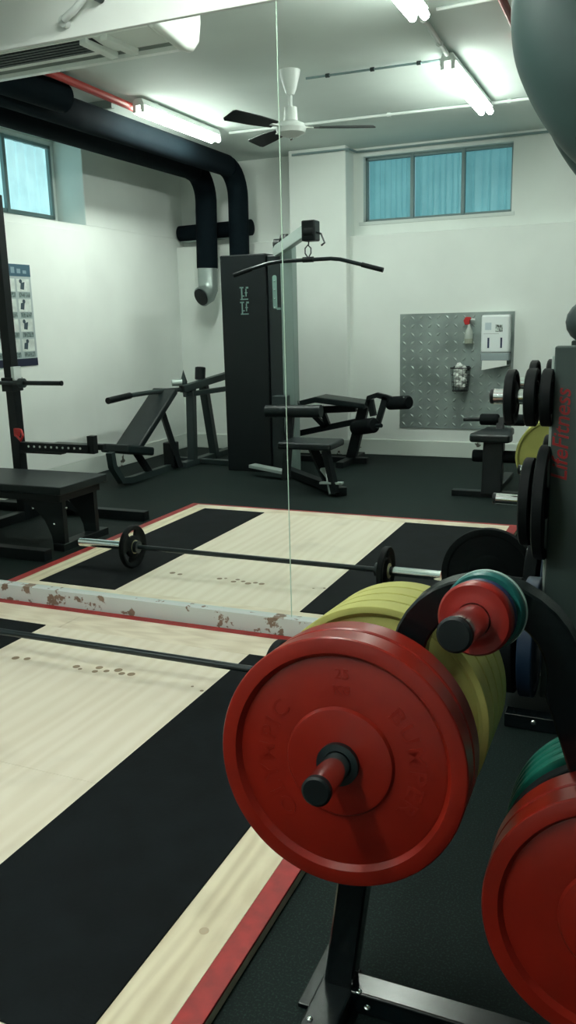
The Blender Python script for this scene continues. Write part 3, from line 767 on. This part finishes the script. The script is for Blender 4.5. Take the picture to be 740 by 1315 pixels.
for r in range(4):
    for c in range(4):
        y0 = 5.37 + c * .185; z1 = 1.845 - r * .168
        MB().box((px_ + .004, y0, z1 - .105), (px_ + .0055, y0 + .16, z1)).build('picture', PH1, po)
        MB().box((px_ + .004, y0 + .02, z1 - .155), (px_ + .0055, y0 + .16, z1 - .112)).build('caption', PH2, po)
        MB().lathe([(0, 0), (.018, 0), (.018, .001), (0, .001)], (px_ + .0055, y0 + .05 + .02 * (r % 2), z1 - .02), (1, 0, 0), 12).build('figure', PH3, po)
        MB().prism([(0, 0), (.05, .01), (.035, -.055), (-.01, -.05)], (px_ + .0055, y0 + .03 + .02 * ((r + c) % 2), z1 - .035), (0, 1, 0), (0, 0, 1), (.001, 0, 0)).build('figure', PH3, po)

# shoulder press machine
sp_ = thing('press_machine', (-4.4, 7.2, 0), 'seated press machine with inclined backrest and long handle near the left wall', 'gym machine')
X = -4.4
MB().beam((X, 6.50, .325), (X, 7.22, .80), .27, .07, up=(0, -1, 1)).build('backrest', VINYL, sp_, bevel=.02, seg=3)
MB().beam((X, 6.28, .36), (X, 6.72, .27), .30, .08).build('seat', VINYL, sp_, bevel=.02, seg=3)
MB().sweep([(X, 6.22, .33), (X, 6.24, .20), (X, 6.36, .05), (X, 6.5, .03), (X, 7.45, .03)], [(.03, -.03), (.03, .03), (-.03, .03), (-.03, -.03)]).build('base_frame', GREY, sp_)
MB().beam((X, 6.62, .28), (X, 6.85, .03), .05, .05).build('leg', BLACK, sp_)
MB().beam((X, 7.12, .62), (X + .10, 7.25, .03), .05, .05).build('leg', BLACK, sp_)
MB().box((X - .06, 7.20, .03), (X + .06, 7.32, .28)).build('pivot_block', BLACK, sp_, bevel=.01)
MB().beam((-4.33, 7.56, 0), (-4.33, 7.60, .80), .085, .08).build('frame_post', GREY, sp_, bevel=.008)
MB().beam((-4.31, 8.02, 0), (-4.33, 7.86, .84), .085, .08).build('frame_post', GREY, sp_, bevel=.008)
MB().beam((-4.33, 7.35, .03), (-4.33, 8.45, .03), .09, .06).build('base_rail', GREY, sp_, bevel=.006)
MB().beam((-4.70, 7.70, .03), (-3.85, 7.62, .03), .07, .05).build('base_rail', GREY, sp_, bevel=.006)
MB().beam((-4.35, 7.45, .79), (-4.10, 8.45, .93), .075, .07).build('lever_arm', GREY, sp_, bevel=.008)
MB().beam((-4.35, 7.50, .73), (-4.05, 8.30, .76), .06, .05).build('lever_arm', GREY, sp_, bevel=.008)
MB().cyl((-4.33, 7.80, .86), (-4.33, 7.82, .99), .055).build('bumper_stop', BLACK, sp_, bevel=.01)
MB().cyl((-4.1, 8.42, .93), (-4.1, 8.44, 1.02), .075).build('bumper_stop', BLACK, sp_, bevel=.01)
MB().tube([(-4.36, 7.52, .785), (-4.40, 7.25, .795), (-4.42, 6.95, .80), (-4.42, 6.62, .80), (-4.42, 6.28, .785)], .022, 12).build('handle_bar', GREY, sp_)
MB().tube([(-4.42, 6.62, .80), (-4.42, 6.27, .785)], .030, 12).build('hand_grip', BLACK, sp_)
MB().lathe([(0, .12), (.012, .08), (.035, 0), (.03, -.07), (.012, -.14), (0, -.15)], (-4.38, 7.55, .86), (0, 0, 1), 16).build('range_adjuster', GREY, sp_)
MB().cyl((-4.42, 7.38, .86), (-4.34, 7.44, .86), .035).build('adjuster_knob', SILVER, sp_)

# cable tower (lat pulldown)
ct = thing('pulldown_machine', (-3.4, 7.4, 0), 'tall black cable tower with a silver arm for the lat bar and a low seat', 'gym machine')
MB().box((-3.815, 7.36, 0), (-3.34, 7.80, 2.05)).build('weight_stack_cover', BLACK, ct, bevel=.012, seg=3)
MB().box((-3.335, 7.38, 0), (-3.20, 7.78, 2.03)).build('side_cover', mat('side_cover_black', (.012, .018, .019), .35), ct, bevel=.012, seg=3)
MB().box((-3.835, 7.42, .0), (-3.818, 7.74, 2.0)).build('edge_trim', GREY, ct, bevel=.004)
# stacked emblem on the cover and a long slot plate on the side cover
em = MB()
y_ = 7.357
for zz in (1.70, 1.565):
    em.box((-3.60, y_, zz - .05), (-3.588, 7.361, zz + .05)).box((-3.555, y_, zz - .03), (-3.545, 7.361, zz + .04))
    em.box((-3.615, y_, zz + .046), (-3.575, 7.361, zz + .058)).box((-3.55, y_, zz + .042), (-3.525, 7.361, zz + .058)).box((-3.61, y_, zz - .060), (-3.53, 7.361, zz - .050)).box((-3.60, y_, zz - .03), (-3.57, 7.361, zz - .02)).box((-3.562, y_, zz + .0), (-3.535, 7.361, zz + .008))
em.build('emblem', LOGO, ct)
ep = [(.022 * math.cos(t), (.13 if math.sin(t) > 0 else -.13) + .022 * math.sin(t)) for t in [2 * PI * k / 20 for k in range(20)]]
MB().prism(ep, (-3.262, 7.376, 1.70), (1, 0, 0), (0, 0, 1), (0, .006, 0)).build('slot_plate', LOGO, ct)
for z in (1.56, 1.64, 1.72, 1.80): MB().ball((-3.262, 7.374, z), .007).build('rivet', CHROME, ct)
MB().box((-3.245, 7.372, 1.54), (-3.205, 7.379, 1.56)).build('small_plate', LOGO, ct)
MB().box((-3.195, 7.36, .0), (-3.075, 7.47, 2.14)).build('silver_post', mat('post_green_grey', (.20, .27, .25), .4, metal=.2), ct, bevel=.008)
MB().beam((-3.27, 7.44, 2.06), (-2.62, 6.66, 2.165), .06, .10).build('silver_arm', SILVER, ct, bevel=.008)
MB().box((-2.665, 6.58, 2.06), (-2.545, 6.70, 2.22)).build('arm_head', BLACK, ct, bevel=.012)
MB().cyl((-2.64, 6.62, 2.13), (-2.56, 6.62, 2.13), .05).build('pulley', BLACK, ct)
for p in ((-3.10, 7.26, 2.15), (-3.24, 7.42, 2.13)):
    MB().cyl((p[0] - .03, p[1], p[2]), (p[0] + .03, p[1], p[2]), .045).build('pulley', BLACK, ct)
MB().tube([(-2.56, 6.62, 2.13), (-2.50, 6.60, 2.11), (-2.47, 6.60, 2.04), (-2.50, 6.60, 2.02)], .008, 8).build('hook', STEELB, ct)
MB().tube([(-2.605, 6.60, 2.07), (-2.612, 6.60, 2.02)], .006, 8).build('cable', BLACK, ct)
MB().tube([(-3.06, 7.40, .66), (-3.02, 7.30, .70), (-2.98, 7.22, .68)], .01, 8).build('selector_hook', STEELB, ct)
MB().box((-2.86, 6.42, .385), (-2.38, 6.78, .445)).build('seat', VINYL, ct, bevel=.02, seg=3)
MB().beam((-2.62, 6.62, .39), (-2.50, 6.72, .03), .07, .07).build('seat_post', BLACK, ct)
MB().beam((-2.45, 6.50, .38), (-2.35, 6.45, .03), .05, .06).build('seat_post', BLACK, ct)
MB().beam((-3.15, 7.3, .04), (-2.30, 6.48, .04), .09, .07).build('base_beam', BLACK, ct, bevel=.006)
MB().sweep([(-2.52, 6.62, .20), (-2.44, 6.55, .15), (-2.38, 6.46, .02)], [(.03, -.012), (.03, .012), (-.03, .012), (-.03, -.012)]).build('foot_plate', SILVER, ct)
MB().beam((-2.49, 6.46, .11), (-2.29, 6.47, .115), .05, .018).build('foot_plate', SILVER, ct, bevel=.003)
MB().cyl((-3.12, 6.80, .66), (-2.60, 6.80, .67), .055).build('thigh_roller', VINYL, ct)
MB().beam((-2.95, 6.80, .05), (-2.95, 6.95, .64), .06, .06).build('roller_post', BLACK, ct)
MB().beam((-3.13, 7.25, .60), (-2.85, 6.80, .64), .05, .05).build('roller_arm', GREY, ct)
MB().box((-3.24, 7.18, .62), (-3.10, 7.30, .76)).build('adjuster_box', GREY, ct, bevel=.01)
MB().beam((-3.45, 7.15, .10), (-3.05, 7.05, .07), .10, .03).build('foot_rest', SILVER, ct, bevel=.004)
lat = thing('lat_bar', (-2.62, 6.6, 1.935), 'long black lat bar with bent ends hanging from the silver arm', 'lat bar')
MB().tube([(-3.285, 6.60, 1.825), (-3.20, 6.60, 1.85), (-2.96, 6.60, 1.905), (-2.85, 6.60, 1.915), (-2.42, 6.60, 1.915), (-2.34, 6.60, 1.905), (-2.10, 6.60, 1.84), (-1.995, 6.60, 1.81)], .0155, 12).build('bar', STEELB, lat)
MB().tube([(-2.16, 6.60, 1.856), (-1.985, 6.60, 1.807)], .019, 12).build('hand_grip', BLACK, lat)
MB().tube([(-3.29, 6.60, 1.822), (-3.12, 6.60, 1.868)], .019, 12).build('hand_grip', BLACK, lat)
MB().tube([(-2.615, 6.60, 1.93), (-2.640, 6.60, 1.965), (-2.640, 6.60, 2.005), (-2.615, 6.60, 2.03), (-2.590, 6.60, 2.005), (-2.590, 6.60, 1.965), (-2.613, 6.60, 1.93)], .006, 8).build('carabiner', STEELB, lat)
MB().cyl((-2.66, 6.60, 1.917), (-2.57, 6.60, 1.917), .022).build('swivel', BLACK, lat)

# leg curl bench
lc = thing('leg_curl_bench', (-2.9, 8.1, 0), 'black prone leg curl bench with padded rollers beside the chequer plate', 'gym machine')
Y = 8.1
MB().prism([(-3.50, .585), (-3.10, .685), (-2.58, .625), (-2.58, .57), (-3.10, .625), (-3.50, .54)], (0, Y - .17, 0), (1, 0, 0), (0, 0, 1), (0, .34, 0)).build('bench_pad', VINYL, lc, bevel=.012, seg=3)
MB().beam((-3.40, Y, .52), (-2.72, Y, .56), .06, .07).build('bench_frame', BLACK, lc)
MB().beam((-2.63, Y, .60), (-2.78, Y, .03), .10, .08, up=(0, 1, 0)).build('front_leg', BLACK, lc, bevel=.006)
MB().beam((-3.42, Y, .58), (-3.44, Y, .03), .09, .08, up=(0, 1, 0)).build('rear_leg', BLACK, lc, bevel=.006)
MB().beam((-3.52, Y, .25), (-2.70, Y, .43), .05, .06).build('link_bar', BLACK, lc)
MB().beam((-3.02, Y, .37), (-3.10, Y, .57), .05, .05, up=(0, 1, 0)).build('strut', BLACK, lc)
MB().beam((-3.05, Y, .36), (-3.20, Y, .50), .05, .05, up=(0, 1, 0)).build('strut', BLACK, lc)
MB().beam((-3.55, Y, .03), (-2.60, Y, .03), .08, .06).build('base_rail', BLACK, lc, bevel=.006)
MB().beam((-2.78, Y - .35, .03), (-2.78, Y + .35, .03), .08, .06).build('base_rail', BLACK, lc, bevel=.006)
MB().sweep([(-2.56, Y - .12, .60), (-2.54, Y - .12, .68), (-2.46, Y - .12, .705), (-2.37, Y - .12, .685), (-2.28, Y - .12, .655)], [(.025, -.025), (.025, .025), (-.025, .025), (-.025, -.025)]).build('roller_arm', BLACK, lc)
MB().beam((-2.375, Y - .12, .69), (-2.46, Y - .12, .40), .055, .05, up=(0, 1, 0)).build('roller_arm', BLACK, lc)
MB().beam((-2.53, Y - .12, .66), (-2.50, Y - .12, .50), .06, .05, up=(0, 1, 0)).build('cam', BLACK, lc)
MB().lathe([(0, -.16), (.05, -.16), (.065, -.14), (.065, .14), (.05, .16), (0, .16)], (-2.235, Y - .14, .635), (.8, -.6, .1), 24).build('foam_roller', RUBBER, lc)
MB().lathe([(0, -.17), (.06, -.17), (.075, -.15), (.075, .15), (.06, .17), (0, .17)], (-2.56, Y - .22, .405), (.8, -.6, .18), 24).build('foam_roller', RUBBER, lc)
MB().cyl((-2.40, Y - .34, .43), (-2.34, Y - .38, .44), .02).build('roller_axle', STEELB, lc)

# back extension bench at the right
ab = thing('back_extension_bench', (-1.13, 6.85, 0), 'narrow black bench with foam leg rollers in front of the bin holder', 'bench')
MB().prism([(-.155, 6.70), (.155, 6.70), (.17, 6.78), (.12, 7.1), (.12, 7.22), (-.12, 7.22), (-.12, 7.1), (-.17, 6.78)], (-1.145, 0, .455), (1, 0, 0), (0, 1, 0), (0, 0, .065)).build('pad', VINYL, ab, bevel=.02, seg=3)
MB().beam((-1.13, 6.86, .46), (-1.13, 6.80, .02), .16, .10, up=(0, 1, 0)).build('post', BLACK, ab, bevel=.008)
MB().cyl((-1.44, 7.15, .585), (-.70, 7.15, .595), .016).build('roller_axle', BLACK, ab)
MB().beam((-1.13, 7.10, .46), (-1.13, 7.16, .60), .06, .06, up=(0, 1, 0)).build('roller_post', BLACK, ab)
for a, b in ((-1.30, -1.145), (-1.10, -.93)):
    MB().lathe([(0, 0), (.04, 0), (.048, .012), (.048, b - a - .012), (.04, b - a), (0, b - a)], (a, 7.15, .588), (1, 0, 0), 24).build('foam_roller', RUBBER, ab)
for a, b in ((-1.30, -1.19), (-1.07, -.95)):
    MB().lathe([(0, 0), (.045, 0), (.05, .01), (.05, b - a - .01), (.045, b - a), (0, b - a)], (a, 6.86, .325), (1, 0, 0), 24).build('foam_roller', RUBBER, ab)
MB().cyl((-1.30, 6.86, .325), (-.95, 6.86, .325), .015).build('roller_axle', BLACK, ab)
MB().beam((-1.45, 6.80, .025), (-.82, 6.80, .025), .08, .05).build('base_beam', BLACK, ab, bevel=.005)
MB().beam((-1.13, 6.80, .025), (-1.13, 7.7, .025), .08, .05).build('base_beam', BLACK, ab, bevel=.005)

# chequer plate on the back wall with its things
cp = thing('chequer_plate', (-1.85, 8.69, .67), 'square grey chequer-plate metal sheet fixed to the back wall', 'metal sheet')
MB().box((-2.43, 8.688, .30), (-1.27, 8.6985, 1.475)).build('sheet', CHECK, cp, smooth=False)
st = MB()
nx_, nz_ = 13, 14
for i in range(nx_):
    for k in range(nz_):
        c = V3((-2.43 + (i + .5) * 1.16 / nx_, 8.688, .30 + (k + .5) * 1.175 / nz_)); a = PI / 4 if (i + k) % 2 else -PI / 4
        u = V3((math.cos(a), 0, math.sin(a))); v = V3((-math.sin(a), 0, math.cos(a)))
        P = [c + u * .030, c + v * .013, c - u * .030, c - v * .013, c + V3((0, -.006, 0)) + u * .012, c + V3((0, -.006, 0)) - u * .012]
        st.add(P, [(0, 1, 4), (0, 4, 3), (1, 2, 5), (1, 5, 4), (2, 3, 5), (3, 4, 5)])
sto = st.build('tread_studs', mat('tread_stud_metal', (.36, .42, .40), .45, metal=.45), cp, smooth=False)
wb = thing('wire_basket', (-1.77, 8.60, .84), 'black wire basket full of crumpled white paper on the chequer plate', 'waste basket')
bk = MB()
cb = V3((-1.775, 8.60, 0))
def bp_(t, z):
    f = (z - .70) / .23; rx = .078 + .022 * f; ry = .055 + .02 * f
    return V3((cb.x + rx * math.cos(t), cb.y + ry * math.sin(t), z))
for z, r in ((.93, .006), (.86, .0022), (.79, .0022), (.74, .0022), (.70, .004)):
    bk.tube([bp_(2 * PI * k / 24, z) for k in range(25)], r, 6)
for k in range(16): bk.tube([bp_(2 * PI * k / 16, .70), bp_(2 * PI * k / 16, .93)], .0016, 5)
bk.build('wire_frame', BLACK, wb)
MB().lathe([(0, 0), (.075, 0), (.075, .004), (0, .004)], (cb.x, cb.y, .70), (0, 0, 1), 24).build('base', BLACK, wb)
MB().box((-1.86, 8.67, .90), (-1.70, 8.69, .945)).build('wall_bracket', BLACK, wb)
cpap = thing('crumpled_paper', (-1.775, 8.60, .90), 'crumpled white paper towels heaped in the black wire basket', 'paper'); cpap['kind'] = 'stuff'
pp = MB(); rr = random.Random(3)
for i in range(16):
    z = .745 + .21 * (i / 15) ; t = i * 2.4; f = .25 + .3 * rr.random()
    q = bp_(t, min(z, .93)); c = cb + (q - cb) * f; c.z = z
    n0 = len(pp.v); pp.ball(c, .036, 10, 1, .8, .8)
    for v in pp.v[n0:]: v += V3((rr.uniform(-.007, .007), rr.uniform(-.006, .006), rr.uniform(-.007, .007)))
pp.build('paper_balls', PAPER, cpap)
sb_ = thing('spray_bottle', (-1.70, 8.64, 1.18), 'spray bottle with red trigger head hanging on the chequer plate', 'spray bottle')
MB().lathe([(0, 0), (.038, 0), (.042, .01), (.042, .09), (.034, .13), (.016, .165), (.014, .19), (0, .19)], (-1.705, 8.635, 1.17), (0, 0, 1), 24).build('bottle', mat('cloudy_plastic', (.42, .47, .43), .4), sb_)
MB().lathe([(0, 0), (.036, 0), (.0425, .003), (.0425, .05), (0, .05)], (-1.705, 8.635, 1.168), (0, 0, 1), 24).build('liquid_band', mat('liquid_olive', (.30, .33, .26), .4), sb_)
MB().prism([(-.03, 0), (.012, 0), (.018, .045), (.035, .06), (.02, .075), (-.025, .075), (-.045, .04)], (-1.715, 8.62, 1.355), (1, 0, 0), (0, 0, 1), (0, .03, 0)).build('trigger_head', mat('trigger_red', (.5, .02, .02), .4), sb_, bevel=.004)
MB().beam((-1.69, 8.635, 1.41), (-1.645, 8.635, 1.405), .018, .018).build('nozzle', WHITEP, sb_)
dp = thing('towel_dispenser', (-1.435, 8.62, 1.2), 'white paper towel dispenser on the right part of the chequer plate', 'dispenser')
DB = mat('dispenser_white', (.84, .90, .90), .3)
MB().box((-1.575, 8.575, 1.075), (-1.295, 8.69, 1.445)).build('cover', DB, dp, bevel=.022, seg=4)
MB().box((-1.575, 8.58, 1.00), (-1.295, 8.69, 1.078)).build('outlet_tray', mat('dispenser_grey', (.28, .34, .35), .4), dp, bevel=.01)
WIN = mat('dark_slot', (.015, .03, .08), .3)
for x in (-1.50, -1.375): MB().box((x - .009, 8.5735, 1.125), (x + .009, 8.58, 1.225)).build('level_slot', WIN, dp)
MB().box((-1.55, 8.5737, 1.262), (-1.40, 8.58, 1.264)).build('seam_line', GREY, dp)
MB().box((-1.535, 8.5737, 1.30), (-1.475, 8.58, 1.37)).build('instruction_label', mat('label_blue', (.55, .66, .70), .5), dp)
MB().box((-1.435, 8.5737, 1.28), (-1.365, 8.58, 1.35)).build('picture_label', mat('label_dark', (.40, .47, .44), .5, noise=(40, .9)), dp)
MB().prism([(-.125, -.045), (.12, .0), (.12, .05), (-.12, .05)], (-1.435, 8.565, .955), (1, 0, 0), (0, 0, 1), (0, .003, 0)).build('paper_towel', PAPER, dp)
FLIP = False
